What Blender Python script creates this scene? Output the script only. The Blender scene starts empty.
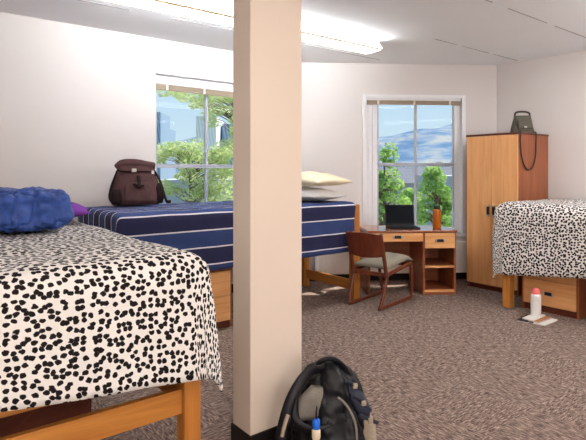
import bpy, bmesh, math, random
from mathutils import Vector, Matrix, noise
random.seed(7)
PI = math.pi
SC = bpy.context.scene
COL = SC.collection

# ------------------------------------------------------------------ node helpers
def srgb(r, g, b):
    def f(c):
        c /= 255.0
        return c / 12.92 if c <= 0.04045 else ((c + 0.055) / 1.055) ** 2.4
    return (f(r), f(g), f(b), 1.0)

def new_mat(name, rough=0.6, spec=0.3, metal=0.0):
    m = bpy.data.materials.new(name)
    m.use_nodes = True
    nt = m.node_tree
    b = nt.nodes['Principled BSDF']
    b.inputs['Roughness'].default_value = rough
    b.inputs['Metallic'].default_value = metal
    b.inputs['Specular IOR Level'].default_value = spec
    return m, nt, b

def N(nt, typ, **kw):
    n = nt.nodes.new(typ)
    for k, v in kw.items():
        if k in n.inputs:
            n.inputs[k].default_value = v
        else:
            setattr(n, k, v)
    return n

def coords(nt, kind='Object', scale=(1, 1, 1), rot=(0, 0, 0)):
    t = N(nt, 'ShaderNodeTexCoord')
    mp = N(nt, 'ShaderNodeMapping')
    mp.inputs['Scale'].default_value = scale
    mp.inputs['Rotation'].default_value = rot
    nt.links.new(t.outputs[kind], mp.inputs['Vector'])
    return mp.outputs['Vector']

def ramp(nt, fac, stops, interp='LINEAR'):
    r = N(nt, 'ShaderNodeValToRGB')
    r.color_ramp.interpolation = interp
    els = r.color_ramp.elements
    while len(els) < len(stops):
        els.new(0.5)
    for e, (p, c) in zip(els, stops):
        e.position = p
        e.color = c
    nt.links.new(fac, r.inputs['Fac'])
    return r.outputs['Color']

def bump(nt, b, height, strength=0.2, dist=0.01):
    bp = N(nt, 'ShaderNodeBump', Strength=strength, Distance=dist)
    nt.links.new(height, bp.inputs['Height'])
    nt.links.new(bp.outputs['Normal'], b.inputs['Normal'])

def plain(name, col, rough=0.6, spec=0.3, metal=0.0, var=0.06, scale=30.0, bmp=0.0):
    m, nt, b = new_mat(name, rough, spec, metal)
    v = coords(nt)
    n = N(nt, 'ShaderNodeTexNoise', Scale=scale, Detail=4.0)
    nt.links.new(v, n.inputs['Vector'])
    lo = tuple(c * (1 - var) for c in col[:3]) + (1,)
    hi = tuple(min(1, c * (1 + var)) for c in col[:3]) + (1,)
    nt.links.new(ramp(nt, n.outputs['Fac'], [(0.3, lo), (0.7, hi)]), b.inputs['Base Color'])
    if bmp:
        bump(nt, b, n.outputs['Fac'], bmp, 0.004)
    return m

def wood(name, c1, c2, axis, rough=0.4, spec=0.4):
    m, nt, b = new_mat(name, rough, spec)
    sc = [14.0, 14.0, 14.0]
    sc['xyz'.index(axis)] = 0.9
    v = coords(nt, 'Object', tuple(sc))
    n = N(nt, 'ShaderNodeTexNoise', Scale=1.6, Detail=7.0, Roughness=0.6, Distortion=0.8)
    nt.links.new(v, n.inputs['Vector'])
    nt.links.new(ramp(nt, n.outputs['Fac'], [(0.28, c1), (0.5, tuple((a + d) / 2 for a, d in zip(c1, c2))), (0.72, c2)]), b.inputs['Base Color'])
    bump(nt, b, n.outputs['Fac'], 0.06, 0.002)
    return m

OAK1, OAK2 = srgb(212, 146, 86), srgb(236, 180, 122)
CH1, CH2 = srgb(130, 68, 40), srgb(164, 96, 60)
HON1, HON2 = srgb(164, 98, 38), srgb(204, 138, 64)
M = {}
for ax in 'xyz':
    M['oak_' + ax] = wood('oak laminate ' + ax, OAK1, OAK2, ax)
    M['cherry_' + ax] = wood('cherry laminate ' + ax, CH1, CH2, ax)
    M['honey_' + ax] = wood('honey bed wood ' + ax, HON1, HON2, ax)
M['cherry_top'] = wood('polished cherry top', CH1, CH2, 'x', 0.16, 0.7)
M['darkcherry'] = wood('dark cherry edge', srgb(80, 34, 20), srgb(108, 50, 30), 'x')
M['chairwood'] = wood('chair mahogany', srgb(88, 38, 24), srgb(126, 62, 40), 'z', 0.32)
M['plinth'] = plain('dark plinth', srgb(58, 32, 22), 0.6)
M['black'] = plain('black plastic', srgb(18, 18, 20), 0.4, 0.4)
M['rubber'] = plain('black rubber base', srgb(30, 26, 25), 0.5)
M['steel'] = plain('brushed steel', srgb(190, 190, 190), 0.3, 0.5, 0.9)
M['white_trim'] = plain('white trim paint', srgb(240, 240, 242), 0.45, 0.4, var=0.015)
M['vinyl'] = plain('grey white window vinyl', srgb(242, 243, 247), 0.4, 0.4, var=0.01)
M['mullion'] = plain('grey mullion', srgb(176, 180, 190), 0.4, 0.4, var=0.02)
M['radiator'] = plain('cream radiator enamel', srgb(240, 236, 230), 0.5, var=0.02)
M['blind'] = plain('tan blind slats', srgb(178, 160, 140), 0.6, var=0.08, scale=60)
M['seatfabric'] = plain('grey green seat fabric', srgb(142, 136, 122), 0.95, 0.1, var=0.12, scale=220, bmp=0.3)
M['laptop'] = plain('laptop dark shell', srgb(18, 19, 22), 0.5, 0.25)
M['screen'] = plain('dark laptop screen', srgb(14, 18, 25), 0.6, 0.1)
M['pink'] = plain('coral pink cap', srgb(236, 116, 116), 0.4, 0.4)
M['bottle_white'] = plain('white bottle', srgb(238, 234, 230), 0.35, 0.4, var=0.02)
M['paper_white'] = plain('paper white', srgb(236, 232, 226), 0.7, var=0.03)
M['paper_tan'] = plain('tan cover', srgb(176, 122, 84), 0.6, var=0.1)
M['paper_dark'] = plain('dark cover', srgb(52, 42, 50), 0.6, var=0.1)
M['brownbag'] = plain('brown canvas', srgb(82, 58, 58), 0.9, 0.1, var=0.15, scale=14, bmp=0.2)
M['browndark'] = plain('dark brown webbing', srgb(38, 25, 26), 0.8, 0.15)
M['buckle'] = plain('pale buckle', srgb(206, 200, 194), 0.35, 0.5)
M['olive'] = plain('olive grey leather', srgb(88, 84, 72), 0.6, 0.3, var=0.12)
M['olivedark'] = plain('dark olive strap', srgb(58, 46, 38), 0.6, 0.3)
M['packblack'] = plain('black nylon', srgb(13, 13, 19), 0.45, 0.35, var=0.35, scale=9, bmp=0.25)
M['packblue'] = plain('navy grey nylon', srgb(42, 48, 66), 0.5, 0.4, var=0.35, scale=20, bmp=0.2)
M['packgrey'] = plain('taupe mesh lining', srgb(132, 126, 118), 0.9, 0.1, var=0.12, scale=160, bmp=0.3)
M['packtan'] = plain('tan side mesh', srgb(170, 156, 138), 0.9, 0.1, var=0.15, scale=120, bmp=0.3)
M['bluecap'] = plain('bright blue cap', srgb(28, 104, 214), 0.35, 0.4)
M['purple'] = plain('purple pillowcase', srgb(122, 62, 158), 0.85, 0.15, var=0.08, scale=12, bmp=0.15)
M['sham'] = plain('royal blue ruched satin', srgb(48, 78, 150), 0.5, 0.35, var=0.25, scale=26, bmp=0.6)
M['pillow_white'] = plain('white pillowcase', srgb(232, 228, 226), 0.9, 0.1, var=0.03, scale=14, bmp=0.15)
M['pillow_cream'] = plain('cream pillowcase', srgb(236, 222, 192), 0.9, 0.1, var=0.04, scale=14, bmp=0.15)
M['lining'] = plain('taupe comforter lining', srgb(140, 128, 124), 0.9, 0.1)
M['mattress'] = plain('mattress ticking', srgb(90, 96, 120), 0.9, 0.1)
M['bark'] = plain('bark', srgb(132, 116, 98), 0.95, 0.1, var=0.2, scale=12)

def walls(name, col):
    m, nt, b = new_mat(name, 0.85, 0.15)
    v = coords(nt)
    n = N(nt, 'ShaderNodeTexNoise', Scale=1.3, Detail=3.0)
    nt.links.new(v, n.inputs['Vector'])
    lo = tuple(c * 0.975 for c in col[:3]) + (1,)
    nt.links.new(ramp(nt, n.outputs['Fac'], [(0.35, lo), (0.65, col)]), b.inputs['Base Color'])
    n2 = N(nt, 'ShaderNodeTexNoise', Scale=140.0, Detail=2.0)
    nt.links.new(v, n2.inputs['Vector'])
    bump(nt, b, n2.outputs['Fac'], 0.05, 0.002)
    return m
M['wall'] = walls('warm white wall paint', srgb(226, 220, 217))
M['pillar'] = walls('cream pillar paint', srgb(228, 212, 196))
M['ceiling'] = walls('white ceiling paint', srgb(249, 250, 253))
M['seam'] = plain('ceiling seam', srgb(168, 164, 164), 0.9)

def carpet():
    m, nt, b = new_mat('woven brown carpet tile', 0.97, 0.05)
    cols = []
    outs = []
    for sc in ((20, 105, 1), (105, 20, 1)):
        v = coords(nt, 'Object', sc)
        n = N(nt, 'ShaderNodeTexNoise', Scale=1.0, Detail=5.0, Roughness=0.7, Distortion=0.3)
        nt.links.new(v, n.inputs['Vector'])
        outs.append(n.outputs['Fac'])
    v = coords(nt, 'Object', (1, 1, 0))
    ck = N(nt, 'ShaderNodeTexChecker', Scale=2.0)
    nt.links.new(v, ck.inputs['Vector'])
    mx = N(nt, 'ShaderNodeMix')
    nt.links.new(ck.outputs['Fac'], mx.inputs[0])
    nt.links.new(outs[0], mx.inputs[2]); nt.links.new(outs[1], mx.inputs[3])
    v2 = coords(nt)
    sp = N(nt, 'ShaderNodeTexNoise', Scale=260.0, Detail=3.0)
    nt.links.new(v2, sp.inputs['Vector'])
    ad = N(nt, 'ShaderNodeMath', operation='MULTIPLY_ADD')
    nt.links.new(sp.outputs['Fac'], ad.inputs[0]); ad.inputs[1].default_value = 0.35
    nt.links.new(mx.outputs[0], ad.inputs[2])
    c = ramp(nt, ad.outputs[0], [(0.52, srgb(66, 53, 50)), (0.67, srgb(124, 105, 96)), (0.82, srgb(184, 164, 150))])
    nt.links.new(c, b.inputs['Base Color'])
    bump(nt, b, ad.outputs[0], 0.5, 0.01)
    return m
M['carpet'] = carpet()

def leopard(name, scale, thr):
    m, nt, b = new_mat(name, 0.92, 0.1)
    v = coords(nt, 'UV', (scale, scale, 1))
    n = N(nt, 'ShaderNodeTexNoise', Scale=1.3, Detail=2.0)
    nt.links.new(v, n.inputs['Vector'])
    sub = N(nt, 'ShaderNodeVectorMath', operation='SUBTRACT'); sub.inputs[1].default_value = (0.5, 0.5, 0.5)
    nt.links.new(n.outputs['Color'], sub.inputs[0])
    scl = N(nt, 'ShaderNodeVectorMath', operation='SCALE'); scl.inputs['Scale'].default_value = 0.55
    nt.links.new(sub.outputs[0], scl.inputs[0])
    add = N(nt, 'ShaderNodeVectorMath', operation='ADD')
    nt.links.new(v, add.inputs[0]); nt.links.new(scl.outputs[0], add.inputs[1])
    vo = N(nt, 'ShaderNodeTexVoronoi', voronoi_dimensions='2D', feature='F1', Scale=1.0, Randomness=0.78)
    nt.links.new(add.outputs[0], vo.inputs['Vector'])
    n2 = N(nt, 'ShaderNodeTexNoise', Scale=2.2, Detail=2.0)
    nt.links.new(v, n2.inputs['Vector'])
    ma = N(nt, 'ShaderNodeMath', operation='MULTIPLY_ADD')
    nt.links.new(n2.outputs['Fac'], ma.inputs[0]); ma.inputs[1].default_value = 0.24
    nt.links.new(vo.outputs['Distance'], ma.inputs[2])
    c = ramp(nt, ma.outputs[0], [(thr - 0.03, srgb(28, 23, 24)), (thr + 0.03, srgb(230, 226, 222))])
    nt.links.new(c, b.inputs['Base Color'])
    return m
M['leopard'] = leopard('leopard print fabric', 37.0, 0.495)
M['leopard_small'] = leopard('small leopard print fabric', 39.0, 0.50)

def stripes():
    m, nt, b = new_mat('navy striped fabric', 0.8, 0.2)
    t = N(nt, 'ShaderNodeTexCoord')
    sx = N(nt, 'ShaderNodeSeparateXYZ')
    nt.links.new(t.outputs['UV'], sx.inputs[0])
    mul = N(nt, 'ShaderNodeMath', operation='MULTIPLY_ADD'); mul.inputs[1].default_value = 1 / 0.30; mul.inputs[2].default_value = 4.0
    nt.links.new(sx.outputs['Y'], mul.inputs[0])
    fr = N(nt, 'ShaderNodeMath', operation='FRACT')
    nt.links.new(mul.outputs[0], fr.inputs[0])
    navy, ink, wh = srgb(52, 68, 114), srgb(42, 44, 76), srgb(226, 222, 226)
    c = ramp(nt, fr.outputs[0], [(0.0, wh), (0.036, navy), (0.5, wh), (0.536, ink)], 'CONSTANT')
    nt.links.new(c, b.inputs['Base Color'])
    n = N(nt, 'ShaderNodeTexNoise', Scale=9.0, Detail=4.0)
    nt.links.new(t.outputs['Object'], n.inputs['Vector'])
    bump(nt, b, n.outputs['Fac'], 0.25, 0.02)
    return m
M['stripes'] = stripes()

def emit(name, col, st):
    m, nt, b = new_mat(name, 0.5)
    b.inputs['Base Color'].default_value = (0.9, 0.9, 0.9, 1)
    b.inputs['Emission Color'].default_value = col
    b.inputs['Emission Strength'].default_value = st
    return m
M['diffuser'] = emit('added fill diffuser', (0.97, 0.98, 1.0, 1), 12.5)  # this one and the warm, bright and soft diffusers serve added fill lights
M['fill_warm'] = emit('added warm fill diffuser', (1.0, 0.88, 0.77, 1), 7.0)
M['lens_side'] = emit('lit room side lens', (0.95, 0.98, 1.0, 1), 19.0)
M['lens_wall_side'] = emit('lit wall side lens', (0.95, 0.98, 1.0, 1), 42.0)
M['lens_bottom'] = emit('lit bottom lens', (0.97, 0.98, 1.0, 1), 5.0)
M['fill_bright'] = emit('added bright fill diffuser', (1.0, 0.97, 0.94, 1), 22.0)
M['fill_soft'] = emit('added soft fill diffuser', (1.0, 0.95, 0.9, 1), 1.5)
M['globe'] = emit('glowing fill globe', (1.0, 0.94, 0.88, 1), 43.0)  # glow of the added lamp behind the camera

def glass():
    m = bpy.data.materials.new('window glass')
    m.use_nodes = True
    nt = m.node_tree
    nt.nodes.clear()
    o = N(nt, 'ShaderNodeOutputMaterial')
    tr = N(nt, 'ShaderNodeBsdfTransparent'); tr.inputs[0].default_value = (0.96, 0.98, 0.98, 1)
    gl = N(nt, 'ShaderNodeBsdfGlossy'); gl.inputs['Roughness'].default_value = 0.02
    mx = N(nt, 'ShaderNodeMixShader'); mx.inputs[0].default_value = 0.004
    nt.links.new(tr.outputs[0], mx.inputs[1]); nt.links.new(gl.outputs[0], mx.inputs[2])
    nt.links.new(mx.outputs[0], o.inputs['Surface'])
    return m
M['glass'] = glass()

def amber():
    m, nt, b = new_mat('amber bottle plastic', 0.15, 0.5)
    b.inputs['Base Color'].default_value = srgb(206, 112, 28)
    b.inputs['Transmission Weight'].default_value = 0.35
    return m
M['amber'] = amber()

def leafmat(name, c1, c2):
    m = bpy.data.materials.new(name)
    m.use_nodes = True
    nt = m.node_tree
    nt.nodes.clear()
    o = N(nt, 'ShaderNodeOutputMaterial')
    v = coords(nt)
    n = N(nt, 'ShaderNodeTexNoise', Scale=2.2, Detail=3.0)
    nt.links.new(v, n.inputs['Vector'])
    c = ramp(nt, n.outputs['Fac'], [(0.35, c1), (0.65, c2)])
    d = N(nt, 'ShaderNodeBsdfDiffuse'); t = N(nt, 'ShaderNodeBsdfTranslucent')
    nt.links.new(c, d.inputs[0]); nt.links.new(c, t.inputs[0])
    mx = N(nt, 'ShaderNodeMixShader'); mx.inputs[0].default_value = 0.4
    nt.links.new(d.outputs[0], mx.inputs[1]); nt.links.new(t.outputs[0], mx.inputs[2])
    nt.links.new(mx.outputs[0], o.inputs['Surface'])
    return m
M['leaf_deep'] = leafmat('deep green leaves', srgb(140, 180, 96), srgb(206, 228, 146))
M['leaf_pale'] = leafmat('pale green needles', srgb(186, 204, 138), srgb(228, 234, 186))

# ------------------------------------------------------------------ mesh helpers
class MB:
    def __init__(s):
        s.v = []; s.f = []; s.uv = None
    def box(s, x0, x1, y0, y1, z0, z1):
        b = len(s.v)
        for z in (z0, z1):
            for x, y in ((x0, y0), (x1, y0), (x1, y1), (x0, y1)):
                s.v.append((x, y, z))
        for q in ((3, 2, 1, 0), (4, 5, 6, 7), (0, 1, 5, 4), (1, 2, 6, 5), (2, 3, 7, 6), (3, 0, 4, 7)):
            s.f.append(tuple(b + i for i in q))
        return s
    def bar(s, p, q, w, t, up=(0, 0, 1)):
        """rectangular bar from p to q, w across, t along up"""
        p, q = Vector(p), Vector(q)
        d = (q - p).normalized()
        side = d.cross(Vector(up)).normalized()
        u = side.cross(d).normalized()
        b = len(s.v)
        for c in (p, q):
            for i, j in ((-1, -1), (1, -1), (1, 1), (-1, 1)):
                s.v.append(tuple(c + side * (i * w / 2) + u * (j * t / 2)))
        for f in ((0, 1, 2, 3), (7, 6, 5, 4), (1, 0, 4, 5), (2, 1, 5, 6), (3, 2, 6, 7), (0, 3, 7, 4)):
            s.f.append(tuple(b + i for i in f))
        return s
    def loft(s, rings, caps=True, closed=False):
        b = len(s.v); n = len(rings[0])
        for r in rings:
            s.v.extend(tuple(p) for p in r)
        k = len(rings)
        for i in range(k if closed else k - 1):
            for j in range(n):
                a, c = b + i * n, b + ((i + 1) % k) * n
                s.f.append((a + j, a + (j + 1) % n, c + (j + 1) % n, c + j))
        if caps and not closed:
            s.f.append(tuple(b + j for j in reversed(range(n))))
            s.f.append(tuple(b + (k - 1) * n + j for j in range(n)))
        return s
    def tube(s, path, r, n=10, flat=1.0, up=None):
        pts = [Vector(p) for p in path]
        rings = []
        ref = Vector(up) if up else None
        for i, p in enumerate(pts):
            d = (pts[min(i + 1, len(pts) - 1)] - pts[max(i - 1, 0)]).normalized()
            if ref is None:
                ref = Vector((0, 0, 1)) if abs(d.z) < 0.9 else Vector((1, 0, 0))
            a = d.cross(ref)
            if a.length < 1e-4:
                a = d.cross(Vector((1, 0.3, 0)))
            a.normalize(); c = a.cross(d).normalized()
            if not up:
                ref = c
            rr = r[i] if isinstance(r, (list, tuple)) else r
            rings.append([p + a * (math.cos(t) * rr) + c * (math.sin(t) * rr * flat) for t in [2 * PI * k / n for k in range(n)]])
        return s.loft(rings)
    def lathe(s, prof, n=24, c=(0, 0, 0)):
        rings = [[(c[0] + r * math.cos(2 * PI * k / n), c[1] + r * math.sin(2 * PI * k / n), c[2] + z) for k in range(n)] for r, z in prof]
        return s.loft(rings)

def smooth_path(pts, k=6):
    """Catmull-Rom through the points"""
    P = [Vector(p) for p in pts]
    out = []
    for i in range(len(P) - 1):
        a, b, c, d = P[max(i - 1, 0)], P[i], P[i + 1], P[min(i + 2, len(P) - 1)]
        for j in range(k):
            t = j / k
            out.append(0.5 * ((2 * b) + (c - a) * t + (2 * a - 5 * b + 4 * c - d) * t * t + (3 * b - a - 3 * c + d) * t ** 3))
    out.append(P[-1])
    return out

def build(name, mb, mat, parent=None, loc=None, bevel=0.0, smooth=False, sub=0, rotz=0.0, recalc=True):
    me = bpy.data.meshes.new(name)
    me.from_pydata([tuple(v) for v in mb.v], [], mb.f)
    if mb.uv is not None:
        l = me.uv_layers.new(name='UVMap')
        for lp in me.loops:
            l.data[lp.index].uv = mb.uv[lp.vertex_index]
    if recalc:
        bm = bmesh.new(); bm.from_mesh(me)
        bmesh.ops.recalc_face_normals(bm, faces=bm.faces)
        bm.to_mesh(me); bm.free()
    me.materials.append(M[mat] if isinstance(mat, str) else mat)
    o = bpy.data.objects.new(name, me)
    COL.objects.link(o)
    if parent is not None:
        o.parent = parent
    if loc is not None:
        o.location = loc
    o.rotation_euler.z = rotz
    if smooth:
        for p in me.polygons:
            p.use_smooth = True
    if bevel:
        bv = o.modifiers.new('bevel', 'BEVEL'); bv.width = bevel; bv.segments = 2; bv.limit_method = 'ANGLE'
    if sub:
        sd = o.modifiers.new('sub', 'SUBSURF'); sd.levels = sub; sd.render_levels = sub
    return o

def thing(name, label, cat, loc=(0, 0, 0), rotz=0.0, group=None):
    o = bpy.data.objects.new(name, None)
    COL.objects.link(o)
    o.location = loc; o.rotation_euler.z = rotz; o.empty_display_size = 0.1
    return tag(o, label, cat, group)
def tag(o, label, cat, group=None):
    o['label'] = label; o['category'] = cat
    if group: o['group'] = group
    return o
def struct(o, label=None):
    o['kind'] = 'structure'
    if label: o['label'] = label
    return o

def drape(rect, zt, over, R=0.06, res=0.03, flare=0.04, corner=0.14, wr=0.010, seed=0.0, hem=None):
    """a cloth laid on a rectangle, hanging over its sides: over = (low x, high x, low y, high y)"""
    x0, x1, y0, y1 = rect
    A0, A1, B0, B1 = x0 - over[0], x1 + over[1], y0 - over[2], y1 + over[3]
    na, nb = max(2, round((A1 - A0) / res)), max(2, round((B1 - B0) / res))
    mb = MB(); mb.uv = []
    for i in range(na + 1):
        for j in range(nb + 1):
            a = A0 + (A1 - A0) * i / na; b = B0 + (B1 - B0) * j / nb
            ox = a - x1 if a > x1 else (a - x0 if a < x0 else 0.0)
            oy = b - y1 if b > y1 else (b - y0 if b < y0 else 0.0)
            if hem:
                k = hem(a, b); ox *= k; oy *= k
            d = (abs(ox) ** 4 + abs(oy) ** 4) ** 0.25
            hy = math.hypot(ox, oy)
            bx, by = min(max(a, x0), x1), min(max(b, y0), y1)
            n1 = noise.noise(Vector((a * 3.1 + seed, b * 3.1, seed)))
            n2 = noise.noise(Vector((a * 8.0, b * 8.0 + seed, 3 + seed)))
            if d < 1e-9:
                p = Vector((bx, by, zt + wr * 1.2 * n1 + wr * 0.5 * n2))
            else:
                dx, dy = ox / hy, oy / hy
                L = R * PI / 2
                if d < L:
                    h = R * math.sin(d / L * PI / 2); dr = R * (1 - math.cos(d / L * PI / 2))
                else:
                    e = d - L
                    h = R + flare * e; dr = R + e * 0.995
                    tang = a * abs(dy) + b * abs(dx)
                    h += min(1.0, e / 0.25) * (wr * 1.6 * noise.noise(Vector((tang * 5 + seed, d * 0.9, 1.7))) + wr * 0.6 * n2)
                    ph = 2 * abs(dx * dy)
                    h += corner * e * ph * ph
                h /= (dx ** 4 + dy ** 4) ** 0.25 if d > 0.02 else 1.0
                p = Vector((bx + dx * h, by + dy * h, zt - dr + wr * 1.2 * n1 * max(0, 1 - d / 0.15)))
            mb.v.append(tuple(p)); mb.uv.append((a, b))
    for i in range(na):
        for j in range(nb):
            q = i * (nb + 1) + j
            mb.f.append((q, q + nb + 1, q + nb + 2, q + 1))
    return mb

def cloth(name, mb, mat, parent=None, thick=0.012, lining=None):
    o = build(name, mb, mat, parent, smooth=True, recalc=False)
    if lining:
        o.data.materials.append(M[lining])
    s = o.modifiers.new('thick', 'SOLIDIFY'); s.thickness = thick; s.offset = -1
    if lining: s.material_offset = 1
    return o

def pillow_mb(w, d, t, n=28, puff=None, droop=0.0, power=2.2):
    """w along x, d along y, t thick, base at z = 0"""
    mb = MB()
    def prof(u, v):
        a = max(0.0, 1 - abs(u) ** power) ** 0.55 * max(0.0, 1 - abs(v) ** power) ** 0.55
        return a
    idx = {}
    for side in (1, -1):
        for i in range(n + 1):
            for j in range(n + 1):
                u, v = -1 + 2 * i / n, -1 + 2 * j / n
                edge = i in (0, n) or j in (0, n)
                if edge and side == -1:
                    idx[(side, i, j)] = idx[(1, i, j)]; continue
                pin = 1 - 0.06 * (1 - u * u) if abs(v) > abs(u) else 1 - 0.06 * (1 - v * v)
                x = u * w / 2 * (1 - 0.05 * (1 - v * v) * abs(u)); y = v * d / 2 * (1 - 0.05 * (1 - u * u) * abs(v))
                h = prof(u, v)
                z = side * t / 2 * h
                wv = 0.10 * t * noise.noise(Vector((u * 3, v * 3, side * 2.3)))
                z += wv * h
                if puff and not edge:
                    z += side * puff(u, v, side) * min(1, h * 1.5)
                if side == -1:
                    z *= 0.75
                idx[(side, i, j)] = len(mb.v)
                mb.v.append((x, y, z + t * 0.375 - droop * (u * u * 0.5 + v * v * 0.5)))
    for side in (1, -1):
        for i in range(n):
            for j in range(n):
                q = [idx[(side, i, j)], idx[(side, i + 1, j)], idx[(side, i + 1, j + 1)], idx[(side, i, j + 1)]]
                mb.f.append(tuple(q if side == 1 else q[::-1]))
    return mb

# ------------------------------------------------------------------ the room
H = 2.82
YL, XR = 5.10, 6.27
CA, CB = Vector((4.09, 5.10, 0)), Vector((6.27, 3.62, 0))
XW, YS = -2.2, -2.4
T = 0.22
un = (CB - CA).normalized(); on = Vector((-un.y, un.x, 0))       # along and outward of the angled wall
o1 = CA + on * T + un * ((YL + T - (CA + on * T).y) / un.y)
o2 = CA + on * T + un * ((XR + T - (CA + on * T).x) / un.x)
PLAN = [(XW - T, YS - T), (XR + T, YS - T), (o2.x, o2.y), (o1.x, o1.y), (XW - T, YL + T)]
def plan_slab(z0, z1):
    return MB().loft([[(x, y, z0) for x, y in PLAN], [(x, y, z1) for x, y in PLAN]])
struct(build('floor', plan_slab(-0.12, 0.0), 'carpet'))
struct(build('ceiling', plan_slab(H, H + 0.12), 'ceiling'))

def wall_with_hole(L, hole):
    """local: x along the wall, y outward, z up"""
    mb = MB()
    if not hole:
        return mb.box(0, L, 0, T, 0, H)
    a, b, z0, z1 = hole
    mb.box(0, a, 0, T, 0, H); mb.box(b, L, 0, T, 0, H)
    mb.box(a, b, 0, T, 0, z0); mb.box(a, b, 0, T, z1, H)
    return mb
LW = (2.16, 3.36, 0.98, 2.46)            # left window hole in x and z
struct(build('wall_left', wall_with_hole(CA.x - XW, (LW[0] - XW, LW[1] - XW, LW[2], LW[3])), 'wall', loc=(XW, YL, 0)))
CANG = math.atan2(CB.y - CA.y, CB.x - CA.x)
CLEN = (CB - CA).length
FW = (0.86, 2.17, 0.60, 2.385)            # far window hole along the angled wall and z
struct(build('wall_far', wall_with_hole(CLEN, FW), 'wall', loc=CA, rotz=CANG))
struct(build('wall_right', MB().box(0, T, 0, CB.y - YS, 0, H), 'wall', loc=(XR, YS, 0)))
struct(build('wall_rear', MB().box(XW, XR, -T, 0, 0, H), 'wall', loc=(0, YS, 0)))
struct(build('wall_side', MB().box(-T, 0, YS, YL, 0, H), 'wall', loc=(XW, 0, 0)))

# ceiling panel seams (thin recessed joints run parallel to the left wall)
sm = MB()
for y, xs in ((2.29, [(3.2, 3.9), (4.15, 4.85), (5.0, 6.2)]), (3.30, [(4.5, 4.9), (5.0, 5.55), (5.65, 6.2)]), (1.3, [(2.0, 6.2)]), (4.35, [(0.6, 1.6), (2.0, 2.7), (3.1, 4.8)])):
    for a, b in xs:
        sm.box(a, b, y - 0.006, y + 0.006, H - 0.002, H + 0.01)
struct(build('trim_1', sm, 'seam'))

# dark rubber baseboards
struct(build('baseboard_left', MB().box(XW, CA.x - 0.02, YL - 0.012, YL, 0, 0.10), 'rubber'))
struct(build('baseboard_far', MB().box(0.02, CLEN - 0.02, -0.012, 0, 0, 0.10), 'rubber', loc=CA, rotz=CANG))
struct(build('baseboard_right', MB().box(XR - 0.012, XR, YS, CB.y - 0.02, 0, 0.10), 'rubber'))

# pillar
PX0, PX1, PY0, PY1 = 1.392, 1.722, 2.12, 2.285
pil = struct(build('pillar', MB().box(0, PX1 - PX0, 0, PY1 - PY0, 0, H), 'pillar', loc=(PX0, PY0, 0), bevel=0.003))
bb = MB()
g = 0.008
for b_ in ((-g, PX1 - PX0 + g, -g, 0), (-g, PX1 - PX0 + g, PY1 - PY0, PY1 - PY0 + g), (-g, 0, 0, PY1 - PY0), (PX1 - PX0, PX1 - PX0 + g, 0, PY1 - PY0)):
    bb.box(*b_, 0, 0.10)
build('base_trim', bb, 'rubber', pil)

# ------------------------------------------------------------------ windows
def window(name, origin, ang, a, b, z0, z1, zmid, amid, lf, rf, depth):
    """hung window, local x along the wall, y outward"""
    w = bpy.data.objects.new(name, None); COL.objects.link(w)
    w.location = origin; w.rotation_euler.z = ang; w['kind'] = 'structure'
    y0, y1 = depth, depth + 0.06
    fr = MB()
    fr.box(a, a + lf, y0, y1, z0, z1); fr.box(b - rf, b, y0, y1, z0, z1)
    fr.box(a + lf, b - rf, y0, y1, z0, z0 + 0.07); fr.box(a + lf, b - rf, y0, y1, z1 - 0.06, z1)
    build('window_frame', fr, 'vinyl', w, bevel=0.004)
    if lf > 0.08:
        build('side_track', MB().box(a + 0.015, a + lf * 0.42, y0 - 0.012, y0, z0, z1).box(a + lf * 0.62, a + lf * 0.85, y0 - 0.02, y0, z0, z1), 'white_trim', w, bevel=0.003)
    ia, ib = a + lf, b - rf
    sash = MB()
    sash.box(ia, ia + 0.018, y0 + 0.01, y1 - 0.01, z0 + 0.07, z1 - 0.06); sash.box(ib - 0.018, ib, y0 + 0.01, y1 - 0.01, z0 + 0.07, z1 - 0.06)
    sash.box(ia + 0.018, ib - 0.018, y0 + 0.005, y1 - 0.012, zmid - 0.022, zmid + 0.022)
    build('sash', sash, 'mullion', w, bevel=0.003)
    build('mullion', MB().box(amid - 0.017, amid + 0.017, y0 + 0.012, y1 - 0.014, z0 + 0.07, z1 - 0.06), 'mullion', w, bevel=0.003)
    build('pane', MB().box(ia, ib, y0 + 0.03, y0 + 0.034, z0 + 0.07, z1 - 0.06), 'glass', w)
    return w
wl = window('window_1', (0, YL, 0), 0.0, LW[0], LW[1], LW[2], LW[3], 1.475, 2.835, 0.05, 0.05, 0.12)
build('window_sill', MB().box(LW[0] - 0.03, LW[1] + 0.03, -0.03, 0.14, LW[2] - 0.03, LW[2]), 'white_trim', wl, bevel=0.004)
build('head_trim', MB().box(LW[0], LW[1], 0.0, 0.03, LW[3] - 0.008, LW[3] + 0.002), 'white_trim', wl)
wf = window('window_2', CA, CANG, FW[0], FW[1], FW[2], FW[3], 1.505, 1.563, 0.185, 0.085, 0.06)
cs = MB()
ct = 0.02
cs.box(FW[0] - 0.03, FW[0] + 0.025, -ct, 0, FW[2] - 0.02, FW[3] + 0.03)
cs.box(FW[1] - 0.015, FW[1] + 0.035, -ct, 0, FW[2] - 0.02, FW[3] + 0.03)
cs.box(FW[0] + 0.025, FW[1] - 0.015, -ct, 0, FW[3] - 0.015, FW[3] + 0.03)
build('casing', cs, 'white_trim', wf, bevel=0.004)
build('window_sill', MB().box(FW[0] - 0.06, FW[1] + 0.06, -0.05, 0.06, FW[2] - 0.04, FW[2]), 'white_trim', wf, bevel=0.004)

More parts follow.
